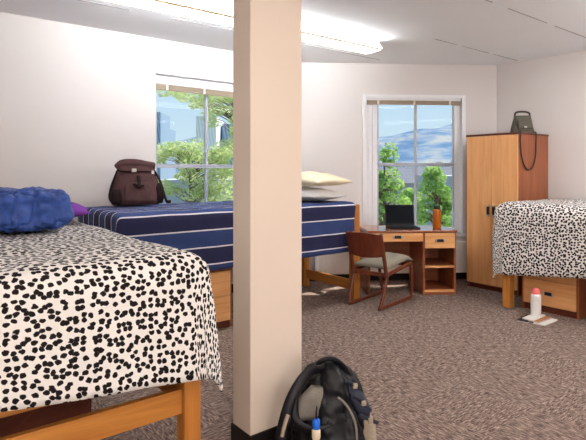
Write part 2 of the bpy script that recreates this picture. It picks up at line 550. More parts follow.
def blind(label, origin, ang, a, b, ztop, y, hr, ns):
    t = thing('window_blind', label, 'blind', origin, ang, 'raised window blinds')
    build('headrail', MB().box(a, b, y, y + 0.055, ztop - hr, ztop), 'white_trim', t, bevel=0.003)
    st = MB()
    for k in range(ns):
        z = ztop - hr - 0.003 - k * 0.007
        st.box(a + 0.01, b - 0.01, y + 0.004, y + 0.05, z - 0.0045, z)
    zb = ztop - hr - 0.004 - ns * 0.007
    build('slat_stack', st, 'blind', t)
    build('bottom_rail', MB().box(a + 0.01, b - 0.01, y + 0.004, y + 0.05, zb - 0.014, zb), 'blind', t, bevel=0.003)
    for x in (a + (b - a) * 0.12, a + (b - a) * 0.5, a + (b - a) * 0.88):
        build('lift_tape', MB().box(x - 0.012, x + 0.012, y - 0.003, y, zb - 0.016, ztop - hr + 0.004), 'radiator', t)
    return t
blind('raised tan blind at the head of the window above the navy bed', (0, YL, 0), 0.0, LW[0] + 0.01, LW[1] - 0.01, LW[3] - 0.005, 0.05, 0.10, 6)
fb = blind('raised tan blind at the head of the window behind the desk', CA, CANG, FW[0] + 0.03, FW[1] - 0.02, FW[3] - 0.016, 0.0, 0.025, 5)

# radiator below the far window
rd = thing('radiator', 'cream convector radiator cover along the wall below the window behind the desk', 'radiator', CA, CANG)
build('cover', MB().box(0.22, 2.50, -0.10, -0.013, 0.10, 0.50), 'radiator', rd, bevel=0.008)
gl = MB()
for k in range(4):
    gl.box(0.26, 2.46, -0.108, -0.10, 0.40 + k * 0.022, 0.412 + k * 0.022)
build('grille', gl, 'radiator', rd)
for x in (0.20, 0.86, 1.85, 2.40):
    build('cover_strip', MB().box(x, x + 0.05, -0.112, -0.014, 0.09, 0.51), 'white_trim', rd, bevel=0.004)
for x in (0.3, 2.3):
    build('support_foot', MB().box(x, x + 0.06, -0.09, -0.02, 0, 0.10), 'rubber', rd)

# ------------------------------------------------------------------ ceiling light in view and added fill lights
def fixture(label, x0, x1, y0, y1, lens='diffuser', drop=0.16):
    """suspended linear luminaire that glows down, sideways and up"""
    cx, cy = (x0 + x1) / 2, (y0 + y1) / 2
    t = thing('ceiling_light', label, 'ceiling light', (cx, cy, H), 0, 'fluorescent ceiling lights')
    l, w = (x1 - x0) / 2, (y1 - y0) / 2
    zt, zb = -drop - (0.0 if drop else 0.004), -drop - (0.075 if drop else 0.095)
    prof = [(-w + 0.012, zt), (-w + 0.012, (zt - 0.045 if drop else zb + 0.03)), (-w * 0.7, zb), (w * 0.7, zb), (w - 0.012, (zt - 0.045 if drop else zb + 0.03)), (w - 0.012, zt)]
    for y in (-w, w - 0.012):
        zr = zt if drop else -0.098
        build('side_rail', MB().box(-l + 0.02, l - 0.02, y, y + 0.012, zr - (0.008 if drop else 0.014), zr + 0.005), 'railtan', t)
    if not drop:
        zb = -0.105
        prof = [(-w * 0.35, zt), (-w + 0.006, zb + 0.014), (-w + 0.02, zb), (w - 0.02, zb), (w - 0.006, zb + 0.014), (w * 0.35, zt)]
    if drop:
        build('diffuser', MB().loft([[(x, y, z) for y, z in prof] for x in (-l + 0.02, l - 0.02)]), lens, t)
    else:
        for sg, mt in ((-1, 'lens_side'), (1, 'lens_wall_side')):
            h_ = [(0.0, zt), (0.0, zb)] + [(sg * abs(y), z) for y, z in ((w - 0.02, zb), (w - 0.006, zb + 0.014), (w * 0.35, zt))]
            build('diffuser', MB().loft([[(x, y + sg * 0.001, z) for y, z in h_] for x in (-l + 0.02, l - 0.02)]), mt, t)
        build('bottom_lens', MB().box(-l + 0.03, l - 0.03, -w + 0.03, w - 0.03, zb - 0.004, zb - 0.001), 'lens_bottom', t)
    pr = [(-w, zt + 0.004), (-w, zb + 0.027), (-w * 0.72, zb - 0.005), (w * 0.72, zb - 0.005), (w, zb + 0.027), (w, zt + 0.004)]
    if not drop:
        pr = [(-w * 0.42, zt + 0.003), (-w - 0.002, zb + 0.014), (-w + 0.01, zb - 0.006), (w - 0.01, zb - 0.006), (w + 0.002, zb + 0.014), (w * 0.42, zt + 0.003)]
    for x in (-l, l - 0.02):
        build('end_cap', MB().loft([[(x, y, z) for y, z in pr], [(x + 0.02, y, z) for y, z in pr]]), 'white_trim', t)
    for x in ((-l * 0.7, l * 0.7) if drop else ()):
        build('hanger', MB().tube([(x, 0, zt - 0.002), (x, 0, 0)], 0.004, 6), 'white_trim', t)
    return t
M['railtan'] = plain('tan metal rail', srgb(190, 164, 130), 0.5)
fixture('long lit fluorescent ceiling light ending before the window behind the desk', 1.18, 4.10, 3.67, 3.91, 'lens_side', drop=0.0)
fixture('added unseen fill light over the open carpet by the bed beside the wardrobe', 3.5, 5.94, 0.95, 1.21, 'fill_bright', drop=0.06)  # added out of view to brighten the right side
fixture('short added unseen fill light beside the head of the big spotted bed', -1.9, -0.3, 2.30, 2.56, 'fill_soft')  # added out of view to lift the left ceiling and pillar side
fixture('warm added unseen fill light over the foot of the big spotted bed', -0.6, 1.84, 0.30, 0.56, 'fill_warm')  # added out of view as warm fill for the near area
fixture('warm added unseen fill light at the back of the room', -0.6, 1.84, -1.35, -1.09, 'fill_warm')  # second warm fill, added behind the camera
fixture('added unseen fill light at the back of the room', 3.0, 5.44, -1.35, -1.09)  # added behind the camera for general brightness

lamp = thing('fill_lamp', 'added unseen fill lamp with a glowing fill globe at the back of the room', 'lamp', (-0.4, -1.6, 0))  # added behind the camera to brighten the pillar and low fronts
build('base', MB().lathe([(0.002, 0), (0.15, 0), (0.15, 0.015), (0.03, 0.03), (0.002, 0.031)]), 'black', lamp, smooth=True)
build('pole', MB().tube([(0, 0, 0.03), (0, 0, 0.80)], 0.012), 'black', lamp, smooth=True)
build('globe_shade', MB().lathe([(0.05, 0.76)] + [(0.25 * math.sin(a), 1.0 - 0.25 * math.cos(a)) for a in [PI * k / 16 for k in range(2, 15)]] + [(0.05, 1.24)], 28), 'globe', lamp, smooth=True)

# ------------------------------------------------------------------ beds
def bed(label, x0, x1, y0, y1, ztop, post=0.085, rail=(0.43, 0.53), low=(0.10, 0.21), long_axis='x'):
    """four posts, rails around, low stretchers at the ends, a mattress"""
    t = thing('raised_bed', label, 'bed', (x0, y0, 0), 0, 'raised wooden beds')
    w, d = x1 - x0, y1 - y0
    for px in (0, w - post):
        for py in (0, d - post):
            build('post', MB().box(px, px + post, py, py + post, 0, ztop), 'honey_z', t, bevel=0.006)
    k = 0.022
    for y in (k, d - k - 0.03):
        build('rail', MB().box(post, w - post, y, y + 0.03, *rail), 'honey_x', t, bevel=0.003)
    for x in (k, w - k - 0.03):
        build('rail', MB().box(x, x + 0.03, post, d - post, *rail), 'honey_y', t, bevel=0.003)
    if low:
        if long_axis == 'x':
            for x in (k, w - k - 0.03):
                build('stretcher', MB().box(x, x + 0.03, post, d - post, *low), 'honey_y', t, bevel=0.003)
    sl = 0.03
    build('bed_base', MB().box(sl + 0.03, w - sl - 0.03, sl + 0.03, d - sl - 0.03, rail[1] + 0.06, rail[1] + 0.09), 'honey_x', t)
    build('mattress', MB().box(0.10 if long_axis == 'x' else 0.03, w - (0.10 if long_axis == 'x' else 0.03), 0.03 if long_axis == 'x' else 0.10, d - (0.03 if long_axis == 'x' else 0.10), rail[1] + 0.09, ztop - 0.03), 'mattress', t, bevel=0.03)
    return t

# navy bed along the left wall
bed('honey wood raised bed under the navy striped comforter', 1.55, 4.035, 3.95, 4.90, 1.05, rail=(0.60, 0.70))
nv = drape((1.40, 3.90, 3.965, 4.97), 1.085, (0.55, 0.05, 0.565, 0.02), R=0.055, flare=0.0, corner=0.05, wr=0.008, seed=4.0)
tag(cloth('comforter', nv, 'stripes'), 'navy and white striped comforter on the bed beneath the brown bag', 'comforter')

# near leopard bed
bed('honey wood raised bed under the big spotted leopard comforter beside the pillar', 0.02, 0.995, 1.885, 3.93, 1.02, post=0.075, low=None, long_axis='y')
lp = drape((0.0, 0.950, 1.955, 3.92), 1.08, (0.4, 0.50, 0.555, 0.03), R=0.095, flare=0.065, corner=0.05, wr=0.010, seed=1.3,
           hem=lambda a, b: 1.0 if b > 1.955 else 0.82 + 0.18 * min(1, max(0, (a - 0.0) / 0.98)))
tag(cloth('comforter', lp, 'leopard', lining='lining'), 'big white comforter with large black leopard spots on the bed beside the pillar', 'comforter')

# right leopard bed
bed('honey wood raised bed next to the wardrobe under the fine leopard comforter', 5.0, 6.10, 0.72, 2.825, 1.0, low=None, long_axis='y', rail=(0.45, 0.55))
rp = drape((5.08, 6.12, 0.75, 2.80), 1.095, (0.82, 0.02, 0.05, 0.63), R=0.122, res=0.035, flare=0.0, corner=0.03, wr=0.010, seed=8.1,
           hem=lambda a, b: 1.0 - 0.13 * min(1, max(0, (2.75 - b) / 0.9)) if a < 5.08 else 1.0)
tag(cloth('comforter', rp, 'leopard_small'), 'fine leopard print comforter on the bed beside the wardrobe', 'comforter')

# ------------------------------------------------------------------ handles, drawers
def handle(parent, p, along, out, ln=0.10):
    """dark cup pull with steel ends; p centre on the face"""
    p, al, ou = Vector(p), Vector(along), Vector(out)
    up = al.cross(ou)
    def bx(a0, a1, u0, u1, o0, o1):
        mb = MB()
        for o in (o0, o1):
            for a, u in ((a0, u0), (a1, u0), (a1, u1), (a0, u1)):
                mb.v.append(tuple(p + al * a + up * u + ou * o))
        for q in ((3, 2, 1, 0), (4, 5, 6, 7), (0, 1, 5, 4), (1, 2, 6, 5), (2, 3, 7, 6), (3, 0, 4, 7)):
            mb.f.append(q)
        return mb
    h = build('handle', bx(-ln * 0.36, ln * 0.36, -0.016, 0.016, 0, 0.014), 'black', parent, bevel=0.003)
    for a0, a1 in ((-ln / 2, -ln * 0.36), (ln * 0.36, ln / 2)):
        build('handle_end', bx(a0, a1, -0.018, 0.018, 0, 0.018), 'steel', h, bevel=0.003)

def dresser(label, loc, rotz, w, d, h, wd='cherry'):
    """two drawer chest, front faces local -y"""
    t = thing('drawer_chest', label, 'drawer chest', loc, rotz, 'drawer chests under the beds')
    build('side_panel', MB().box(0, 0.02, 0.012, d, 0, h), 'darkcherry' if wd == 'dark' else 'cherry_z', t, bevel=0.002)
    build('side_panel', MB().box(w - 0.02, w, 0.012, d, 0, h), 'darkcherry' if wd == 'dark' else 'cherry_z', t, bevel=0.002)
    build('top', MB().box(0, w, 0.0, d, h, h + 0.02), 'cherry_x', t, bevel=0.002)
    build('back_panel', MB().box(0.02, w - 0.02, d - 0.012, d, 0.02, h), 'cherry_x', t)
    build('plinth', MB().box(0.02, w - 0.02, 0.02, 0.04, 0, 0.065), 'darkcherry', t)
    hh = (h - 0.075) / 2
    for k in range(2):
        z = 0.068 + k * (hh + 0.004)
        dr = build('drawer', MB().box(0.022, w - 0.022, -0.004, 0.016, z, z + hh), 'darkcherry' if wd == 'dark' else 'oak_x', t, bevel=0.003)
        handle(dr, (w / 2, -0.004, z + hh * 0.5), (1, 0, 0), (0, -1, 0))
    return t
dresser('oak fronted drawer chest beneath the navy striped bed', (1.66, 3.985, 0), 0.0, 0.76, 0.55, 0.52)
dresser('oak fronted drawer chest behind the white bottle on the floor', (5.125, 2.685, 0), -PI / 2, 0.56, 0.55, 0.58)
dresser('drawer chest coloured dark for the shadow beneath the big spotted comforter', (0.695, 2.35, 0), PI / 2, 0.76, 0.6, 0.44, 'dark')  # shade under the bed is put into this chest's darker wood colour

# ------------------------------------------------------------------ wardrobe
WX0, WX1, WY0, WY1, WH = 5.55, 6.262, 2.945, 3.60, 1.84
wd = thing('wardrobe', 'tall oak wardrobe with two doors and cherry sides beside the window', 'wardrobe', (WX0, WY0, 0))
W, D = WX1 - WX0, WY1 - WY0
build('side_panel', MB().box(0.012, W, 0, 0.02, 0, WH), 'cherry_z', wd, bevel=0.002)
build('side_panel', MB().box(0.012, W, D - 0.02, D, 0, WH), 'cherry_z', wd, bevel=0.002)
build('back_panel', MB().box(W - 0.012, W, 0.02, D - 0.02, 0.02, WH), 'cherry_z', wd)
build('top', MB().box(-0.01, W, -0.008, D + 0.008, WH, WH + 0.022), 'darkcherry', wd, bevel=0.003)
build('floor_panel', MB().box(0.02, W - 0.012, 0.02, D - 0.02, 0.05, 0.07), 'cherry_y', wd)
build('plinth', MB().box(0.03, 0.05, 0.02, D - 0.02, 0, 0.06), 'darkcherry', wd)
for y0, y1, hy in ((0.003, D / 2 - 0.002, D / 2 - 0.035), (D / 2 + 0.002, D - 0.003, D / 2 + 0.035)):
    dr = build('door', MB().box(-0.01, 0.012, y0, y1, 0.065, WH - 0.003), 'oak_z', wd, bevel=0.003)
    handle(dr, (-0.01, hy, 0.95), (0, 0, 1), (-1, 0, 0), 0.13)

# ------------------------------------------------------------------ desk
u = Vector((math.cos(CANG), math.sin(CANG), 0)); n = Vector((-u.y, u.x, 0))
DW, DD, DH = 1.02, 0.55, 0.74
FR = Vector((5.072, 3.431, 0))
dk = thing('desk', 'cherry desk with two oak drawers and open shelves below the window', 'desk', FR - u * DW, CANG)
build('desk_top', MB().box(-0.012, DW + 0.012, -0.012, DD, DH - 0.026, DH), 'cherry_top', dk, bevel=0.004)
pw = 0.385
for x in (0.0, DW - pw, DW - 0.022):
    build('side_panel', MB().box(x, x + 0.022, 0.004, DD - 0.01, 0, DH - 0.026), 'cherry_z', dk, bevel=0.002)
build('back_panel', MB().box(0.022, DW - pw, DD - 0.03, DD - 0.015, 0.28, DH - 0.026), 'cherry_x', dk)
build('back_panel', MB().box(DW - pw + 0.022, DW - 0.022, DD - 0.03, DD - 0.015, 0.02, DH - 0.026), 'cherry_x', dk)
for z in (0.035, 0.31):
    sf = build('shelf', MB().box(DW - pw + 0.022, DW - 0.022, 0.010, DD - 0.03, z, z + 0.022), 'cherry_x', dk, bevel=0.002)
    build('front_edge', MB().box(DW - pw + 0.022, DW - 0.022, 0.004, 0.010, z - 0.002, z + 0.024), 'oak_x', sf)
build('plinth', MB().box(DW - pw + 0.022, DW - 0.022, 0.01, 0.03, 0, 0.035), 'cherry_x', dk)
d1 = build('drawer', MB().box(DW - pw + 0.02, DW - 0.015, -0.010, 0.008, 0.535, DH - 0.032), 'oak_x', dk, bevel=0.003)
handle(d1, (DW - pw / 2, -0.010, 0.625), (1, 0, 0), (0, -1, 0), 0.11)
d2 = build('drawer', MB().box(0.024, DW - pw - 0.004, -0.010, 0.008, 0.615, DH - 0.032), 'oak_x', dk, bevel=0.003)
handle(d2, (0.335, -0.010, 0.668), (1, 0, 0), (0, -1, 0), 0.11)

def desk_pt(x, y, z=DH):
    return FR - u * DW + u * x + n * y + Vector((0, 0, z))

# laptop
lt = thing('laptop', 'open black laptop on the desk in front of the window', 'laptop', desk_pt(0.47, 0.14), CANG - 0.02)
build('keyboard_base', MB().box(-0.178, 0.178, 0, 0.25, 0, 0.018), 'laptop', lt, bevel=0.005)
keys = MB()
for r in range(5):
    for c in range(13):
        keys.box(-0.165 + c * 0.0255, -0.145 + c * 0.0255, 0.10 + r * 0.024, 0.119 + r * 0.024, 0.018, 0.021)
build('keys', keys, 'black', lt)
a_ = math.radians(98)
def tilt(x, k, o):
    return (x, 0.245 + math.cos(PI - a_) * k * 0.999 + math.sin(a_) * o, 0.02 + math.sin(a_) * k + math.cos(PI - a_) * -o)
def slab(x0, x1, k0, k1, o0, o1):
    mb = MB()
    for o in (o0, o1):
        for x, k in ((x0, k0), (x1, k0), (x1, k1), (x0, k1)):
            mb.v.append(tilt(x, k, o))
    mb.f = [(3, 2, 1, 0), (4, 5, 6, 7), (0, 1, 5, 4), (1, 2, 6, 5), (2, 3, 7, 6), (3, 0, 4, 7)]
    return mb
ld = build('lid', slab(-0.178, 0.178, 0, 0.25, 0, 0.010), 'laptop', lt, bevel=0.003)
build('screen', slab(-0.162, 0.162, 0.028, 0.236, -0.002, 0.001), 'screen', ld)
build('hinge', MB().tube([(-0.14, 0.247, 0.018), (0.14, 0.247, 0.018)], 0.009), 'black', lt)

# amber bottle on the desk
ab = thing('water_bottle', 'amber orange bottle with a black lid standing on the desk', 'bottle', desk_pt(0.88, 0.24), 0)
build('body', MB().lathe([(0.002, 0), (0.046, 0), (0.050, 0.008), (0.050, 0.195), (0.046, 0.215), (0.036, 0.225), (0.002, 0.226)]), 'amber', ab, smooth=True)
build('lid', MB().lathe([(0.002, 0.226), (0.037, 0.226), (0.038, 0.232), (0.038, 0.262), (0.033, 0.268), (0.002, 0.269)]), 'black', ab, smooth=True)

# ------------------------------------------------------------------ desk chair
ch = thing('desk_chair', 'mahogany wooden chair with grey seat cushion pulled out from the desk', 'chair', (3.825, 3.680, 0), math.radians(12))
hw = 0.18
FX = 0.70
for sgn in (-1, 1):
    y = sgn * hw
    ym = sgn * (hw + 0.02)
    build('rear_leg', MB().tube(smooth_path([(0.0, y, 0.016), (0.05, ym, 0.16), (0.12, ym, 0.34)]), 0.019, 10), 'chairwood', ch, smooth=True)
    build('back_post', MB().tube(smooth_path([(0.105, ym, 0.32), (0.085, ym, 0.42), (0.03, ym, 0.62), (-0.01, ym, 0.78)]), [0.021] * 12 + [0.019] * 7, 10), 'chairwood', ch, smooth=True)
    build('front_leg', MB().tube(smooth_path([(FX - 0.01, y, 0.016), (FX - 0.03, ym, 0.2), (FX - 0.06, ym, 0.40)]), 0.018, 10), 'chairwood', ch, smooth=True)
    build('runner', MB().bar((-0.01, y, 0.018), (FX + 0.005, y, 0.018), 0.034, 0.034), 'chairwood', ch, bevel=0.008)
    build('seat_rail', MB().tube(smooth_path([(0.10, ym, 0.345), (0.30, ym, 0.365), (FX - 0.05, ym, 0.40)]), 0.020, 10), 'chairwood', ch, smooth=True)
build('crossbar', MB().bar((0.115, -hw, 0.345), (0.115, hw, 0.345), 0.03, 0.04), 'chairwood', ch, bevel=0.006)
build('crossbar', MB().bar((FX - 0.06, -hw, 0.385), (FX - 0.06, hw, 0.385), 0.03, 0.04), 'chairwood', ch, bevel=0.006)
# curved backrest panel
rows = []
nb_ = 14
for zi in range(7):
    f_ = zi / 6
    z = 0.525 + f_ * 0.265
    xc = 0.052 - (z - 0.55) * 0.27
    row = []
    for k in range(nb_ + 1):
        v_ = -1 + 2 * k / nb_
        row.append((xc - 0.045 * (1 - v_ * v_) , v_ * (hw + 0.035), z - (0.02 * v_ * v_ if zi == 6 else 0) + (0.025 * v_ * v_ if zi == 0 else 0)))
    rows.append(row)
mb = MB()
for off in (0.0, -0.02):
    for r in rows:
        for p in r:
            mb.v.append((p[0] + off, p[1], p[2]))
nn = nb_ + 1
for L in (0, 1):
    for i in range(6):
        for k in range(nb_):
            q = L * 7 * nn + i * nn + k
            mb.f.append((q, q + 1, q + nn + 1, q + nn))
B = 7 * nn
for k in range(nb_):
    mb.f.append((k, k + 1, B + k + 1, B + k)); q = 6 * nn + k
    mb.f.append((q, q + 1, B + q + 1, B + q))
for i in range(6):
    for e in (0, nb_):
        q = i * nn + e
        mb.f.append((q, q + nn, B + q + nn, B + q))
build('backrest', mb, 'chairwood', ch, smooth=False, bevel=0.004)
sc_ = pillow_mb(0.58, 0.43, 0.085, 20, power=5.0)
sc_.v = [(x + 0.40, y, z + 0.385 + 0.10 * (x + 0.25) - (0.05 * max(0, x - 0.19) / 0.1)) for x, y, z in sc_.v]
build('seat', sc_, 'seatfabric', ch, smooth=True)

# ------------------------------------------------------------------ pillows

sh = MB()
ns_, nr_ = 90, 84
rings = []
for i in range(ns_ + 1):
    t_ = -1 + 2 * i / ns_
    e_ = max(0.02, 1 - abs(t_) ** 11) ** 0.5
    rg = []
    for k in range(nr_):
        th = 2 * PI * k / nr_
        c_, q_ = math.cos(th), math.sin(th)
        yy = math.copysign(abs(c_) ** 0.45, c_) * 0.21; zz = math.copysign(abs(q_) ** 0.45, q_) * 0.108
        pk = Vector((t_ * 0.36 * 11.0, yy * 13.0, zz * 13.0))
        d_, _ = noise.voronoi(pk + 0.5 * Vector(noise.noise_vector(pk * 0.8)))
        pf = 0.034 * math.sqrt(min(1.0, max(0.0, (d_[1] - d_[0]) * 1.6))) + 0.010 * noise.noise(pk * 3.1)
        m_ = e_ * (1 + pf / 0.14 - 0.12)
        rg.append((t_ * 0.36 + 0.014 * noise.noise(pk * 1.3), yy * m_, zz * m_))
    rings.append(rg)
sh.loft(rings)
zmin = min(p[2] for p in sh.v)
o = build('accent_pillow', sh, 'sham', loc=(0.43, 3.13, 1.088 - zmin), smooth=True, rotz=math.radians(5))
tag(o, 'puffy royal blue ruched pillow on the big spotted bed', 'pillow')
pp = pillow_mb(0.62, 0.46, 0.14, 26)
o = build('bed_pillow', pp, 'purple', loc=(0.735, 3.63, 1.098), smooth=True, rotz=math.radians(-14))
tag(o, 'purple pillow tucked behind the blue ruched pillow', 'pillow')
p1 = pillow_mb(0.52, 0.74, 0.16, 26)
o = build('bed_pillow', p1, 'pillow_white', loc=(3.61, 4.34, 1.094), smooth=True)
tag(o, 'white pillow, the lower of two stacked at the foot of the navy bed', 'pillow')
p2 = pillow_mb(0.56, 0.80, 0.18, 26, droop=0.02)
o = build('bed_pillow', p2, 'pillow_cream', loc=(3.63, 4.32, 1.25), smooth=True, rotz=math.radians(4))
tag(o, 'cream pillow, the upper of two stacked at the foot of the navy bed', 'pillow')

# ------------------------------------------------------------------ bags
def ring(w, d, z, cx=0.0, cy=0.0, n=28, e=0.6, nz=0.0, sd=0.0):
    out = []
    for k in range(n):
        t = 2 * PI * k / n
        c, s_ = math.cos(t), math.sin(t)
        x = math.copysign(abs(c) ** e, c) * w / 2; y = math.copysign(abs(s_) ** e, s_) * d / 2
        j = 1 + nz * noise.noise(Vector((c * 2.2 + sd, s_ * 2.2, z * 9)))
        out.append((cx + x * j, cy + y * j, z + nz * 0.1 * noise.noise(Vector((c * 3, s_ * 3, z * 4 + sd)))))
    return out

def blob(prof, amp, seed, n=72, m=44, freq=7.0):
    """a soft crumpled bag body through (w, d, z, cx, cy) sections"""
    P = [tuple(list(p) + [0.0] * (5 - len(p))) for p in prof]
    def cr(t):
        k = min(int(t), len(P) - 2); f = t - k
        a, b, c, d = P[max(k - 1, 0)], P[k], P[k + 1], P[min(k + 2, len(P) - 1)]
        return [0.5 * (2 * b[i] + (c[i] - a[i]) * f + (2 * a[i] - 5 * b[i] + 4 * c[i] - d[i]) * f * f + (3 * b[i] - a[i] - 3 * c[i] + d[i]) * f ** 3) for i in range(5)]
    rings = []
    for q in range(m + 1):
        w, d, z, cx, cy = cr((len(P) - 1) * q / m)
        rg = []
        for k in range(n):
            t = 2 * PI * k / n
            c, s_ = math.cos(t), math.sin(t)
            x = math.copysign(abs(c) ** 0.62, c) * w / 2; y = math.copysign(abs(s_) ** 0.62, s_) * d / 2
            v = Vector((x + seed, y, z * 0.7)) * freq
            r = amp * (noise.noise(v) + 0.8 * (0.5 - abs(noise.noise(v * 1.9))) + 0.35 * noise.noise(v * 4.3))
            rr = max(0.02, math.hypot(x, y))
            rg.append((cx + x * (1 + r / rr), cy + y * (1 + r / rr), max(0.0, z + 0.3 * amp * noise.noise(v * 1.3))))
        rings.append(rg)
    return MB().loft(rings)

# brown bag on the navy bed: local -y is its front
bg = thing('duffel_bag', 'brown canvas bag with dark straps on the navy bed by the window', 'bag', (1.82, 4.77, 1.10), math.radians(-18))
bg.scale = (0.82, 0.87, 0.92)
prof = [(0.50, 0.22, 0.0), (0.555, 0.27, 0.03), (0.56, 0.28, 0.09), (0.53, 0.26, 0.18), (0.47, 0.22, 0.27), (0.41, 0.18, 0.34), (0.40, 0.15, 0.375), (0.42, 0.14, 0.40)]
build('body', blob(prof, 0.014, 2.0), 'brownbag', bg, smooth=True)
build('top_roll', MB().tube(smooth_path([(-0.215, 0, 0.375), (-0.15, -0.01, 0.425), (0.0, -0.01, 0.43), (0.12, -0.01, 0.41), (0.215, 0, 0.395)]), [0.034] + [0.042] * 23 + [0.03], 14), 'brownbag', bg, smooth=True)
fp = [(0.30, 0.10, 0.03), (0.33, 0.12, 0.06), (0.32, 0.12, 0.15), (0.28, 0.09, 0.215), (0.22, 0.05, 0.24)]
build('front_pocket', blob([(w, d, z, 0.02, -0.115 + 0.15 * max(0, z - 0.1)) for w, d, z in fp], 0.012, 5.0, 48, 30), 'brownbag', bg, smooth=True)
st = build('cinch_strap', MB().tube(smooth_path([(-0.20, -0.055, 0.355), (-0.1, -0.098, 0.345), (0.05, -0.10, 0.345), (0.20, -0.06, 0.34)]), 0.015, 8, 0.5), 'browndark', bg, smooth=True)
build('buckle', MB().box(-0.055, 0.0, -0.125, -0.10, 0.335, 0.372), 'buckle', st, bevel=0.006)
build('buckle', MB().box(0.165, 0.20, -0.10, -0.07, 0.315, 0.35), 'buckle', st, bevel=0.006)
s2 = build('pocket_strap', MB().tube(smooth_path([(0.02, -0.11, 0.30), (0.03, -0.16, 0.24), (0.02, -0.185, 0.18)]), 0.02, 8, 0.5).tube(smooth_path([(-0.03, -0.155, 0.215), (0.02, -0.175, 0.20), (0.08, -0.165, 0.20)]), 0.018, 8, 0.6), 'browndark', bg, smooth=True)
build('side_strap', MB().tube(smooth_path([(-0.20, -0.02, 0.36), (-0.265, -0.06, 0.2), (-0.29, -0.07, 0.08), (-0.25, -0.10, 0.02)]), 0.020, 8, 0.6), 'browndark', bg, smooth=True)
build('side_pocket', MB().loft([ring(w, d, z, 0.26, -0.02, nz=0.1) for w, d, z in ((0.08, 0.16, 0.01), (0.11, 0.2, 0.06), (0.11, 0.2, 0.17), (0.06, 0.16, 0.22))]), 'browndark', bg, smooth=True)
build('side_pocket', MB().loft([ring(w, d, z, -0.22, -0.10, nz=0.1, sd=3) for w, d, z in ((0.10, 0.10, 0.01), (0.13, 0.13, 0.05), (0.12, 0.12, 0.12), (0.06, 0.08, 0.16))]), 'browndark', bg, smooth=True)
s3 = build('shoulder_strap', MB().tube(smooth_path([(0.20, 0.0, 0.36), (0.26, -0.06, 0.26), (0.31, -0.06, 0.12), (0.34, -0.04, 0.04), (0.36, 0.0, 0.02), (0.40, 0.03, 0.02)]), 0.018, 8, 0.6), 'browndark', bg, smooth=True)
build('buckle', MB().box(0.27, 0.30, -0.10, -0.075, 0.14, 0.18), 'buckle', s3, bevel=0.006)

# small bag on the wardrobe
hb = thing('handbag', 'small olive grey handbag standing on top of the wardrobe', 'bag', (5.87, 3.065, WH + 0.022), math.radians(-35))
build('body', MB().loft([ring(w, d, z, nz=0.04) for w, d, z in ((0.25, 0.11, 0.0), (0.27, 0.12, 0.015), (0.265, 0.12, 0.05), (0.23, 0.10, 0.12), (0.20, 0.07, 0.19), (0.19, 0.04, 0.215))]), 'olive', hb, smooth=True)
fl_ = MB().loft([ring(w, d, z, 0.0, y_, nz=0.03) for w, d, z, y_ in ((0.17, 0.02, 0.05, -0.062), (0.19, 0.025, 0.08, -0.058), (0.19, 0.03, 0.15, -0.042), (0.185, 0.03, 0.215, -0.02))])
build('flap', fl_, 'olive', hb, smooth=True)
build('clasp', MB().box(-0.015, 0.015, -0.085, -0.07, 0.065, 0.085), 'buckle', hb, bevel=0.003)
build('carry_handle', MB().tube(smooth_path([(-0.09, 0, 0.205), (-0.085, 0, 0.245), (-0.04, 0, 0.262), (0.04, 0, 0.262), (0.085, 0, 0.245), (0.09, 0, 0.205)]), 0.011, 8), 'olivedark', hb, smooth=True)
hbM = Matrix.Translation(hb.location) @ Matrix.Rotation(hb.rotation_euler.z, 4, 'Z')
inv = hbM.inverted()
SY = WY0 - 0.016
path = [(5.78, 3.07, 2.01), (5.70, 3.02, 1.94), (5.60, 2.955, 1.883), (5.565, SY - 0.004, 1.862), (5.565, SY, 1.76), (5.59, SY, 1.60), (5.66, SY, 1.48), (5.76, SY, 1.432), (5.86, SY, 1.48), (5.915, SY, 1.60), (5.925, SY, 1.74), (5.92, SY - 0.004, 1.862), (5.935, 2.965, 1.885), (5.95, 3.03, 1.93), (5.95, 3.05, 2.0)]
build('shoulder_strap', MB().tube([inv @ p for p in smooth_path(path)], 0.0085, 8), 'olivedark', hb, smooth=True)

# backpack leaning at the pillar: local -y faces the camera
bp = thing('backpack', 'black backpack with grey panels slumped on the carpet against the pillar', 'backpack', (1.70, 1.905, 0), math.radians(-32))
prof = [(0.34, 0.20, 0.0, 0.02), (0.37, 0.24, 0.03, 0.02), (0.38, 0.25, 0.10, 0.02), (0.36, 0.24, 0.20, 0.025), (0.31, 0.21, 0.30, 0.03), (0.25, 0.17, 0.38, 0.03), (0.18, 0.12, 0.43, 0.02), (0.09, 0.06, 0.455, 0.01)]
build('body', blob(prof, 0.030, 1.0, 96, 60, 9.5), 'packblack', bp, smooth=True)
fpk = [(0.18, 0.10, 0.02), (0.21, 0.14, 0.05), (0.21, 0.15, 0.15), (0.18, 0.14, 0.25), (0.14, 0.12, 0.34), (0.11, 0.10, 0.41), (0.08, 0.07, 0.455), (0.04, 0.03, 0.475)]
build('front_pocket', blob([(w, d, z, 0.055 - 0.14 * (z - 0.1), -0.125 + 0.22 * max(0, z - 0.1)) for w, d, z in fpk], 0.024, 7.0, 72, 52, 11.0), 'packblack', bp, smooth=True)
for k, (a, b_, c_) in enumerate((((0.10, -0.165, 0.36), (0.16, -0.13, 0.31), (0.20, -0.12, 0.26)), ((0.13, -0.175, 0.27), (0.19, -0.14, 0.23), (0.235, -0.12, 0.20)), ((0.07, -0.15, 0.42), (0.12, -0.12, 0.39), (0.15, -0.10, 0.36)))):
    w_ = build('webbing', MB().tube(smooth_path([a, b_, c_]), 0.011, 8, 0.5, up=(0, 1, 0.3)), 'packblue', bp, smooth=True)
    build('adjuster', MB().box(b_[0] - 0.010, b_[0] + 0.014, b_[1] - 0.018, b_[1] - 0.004, b_[2] - 0.012, b_[2] + 0.012), 'packtan', w_, bevel=0.003)
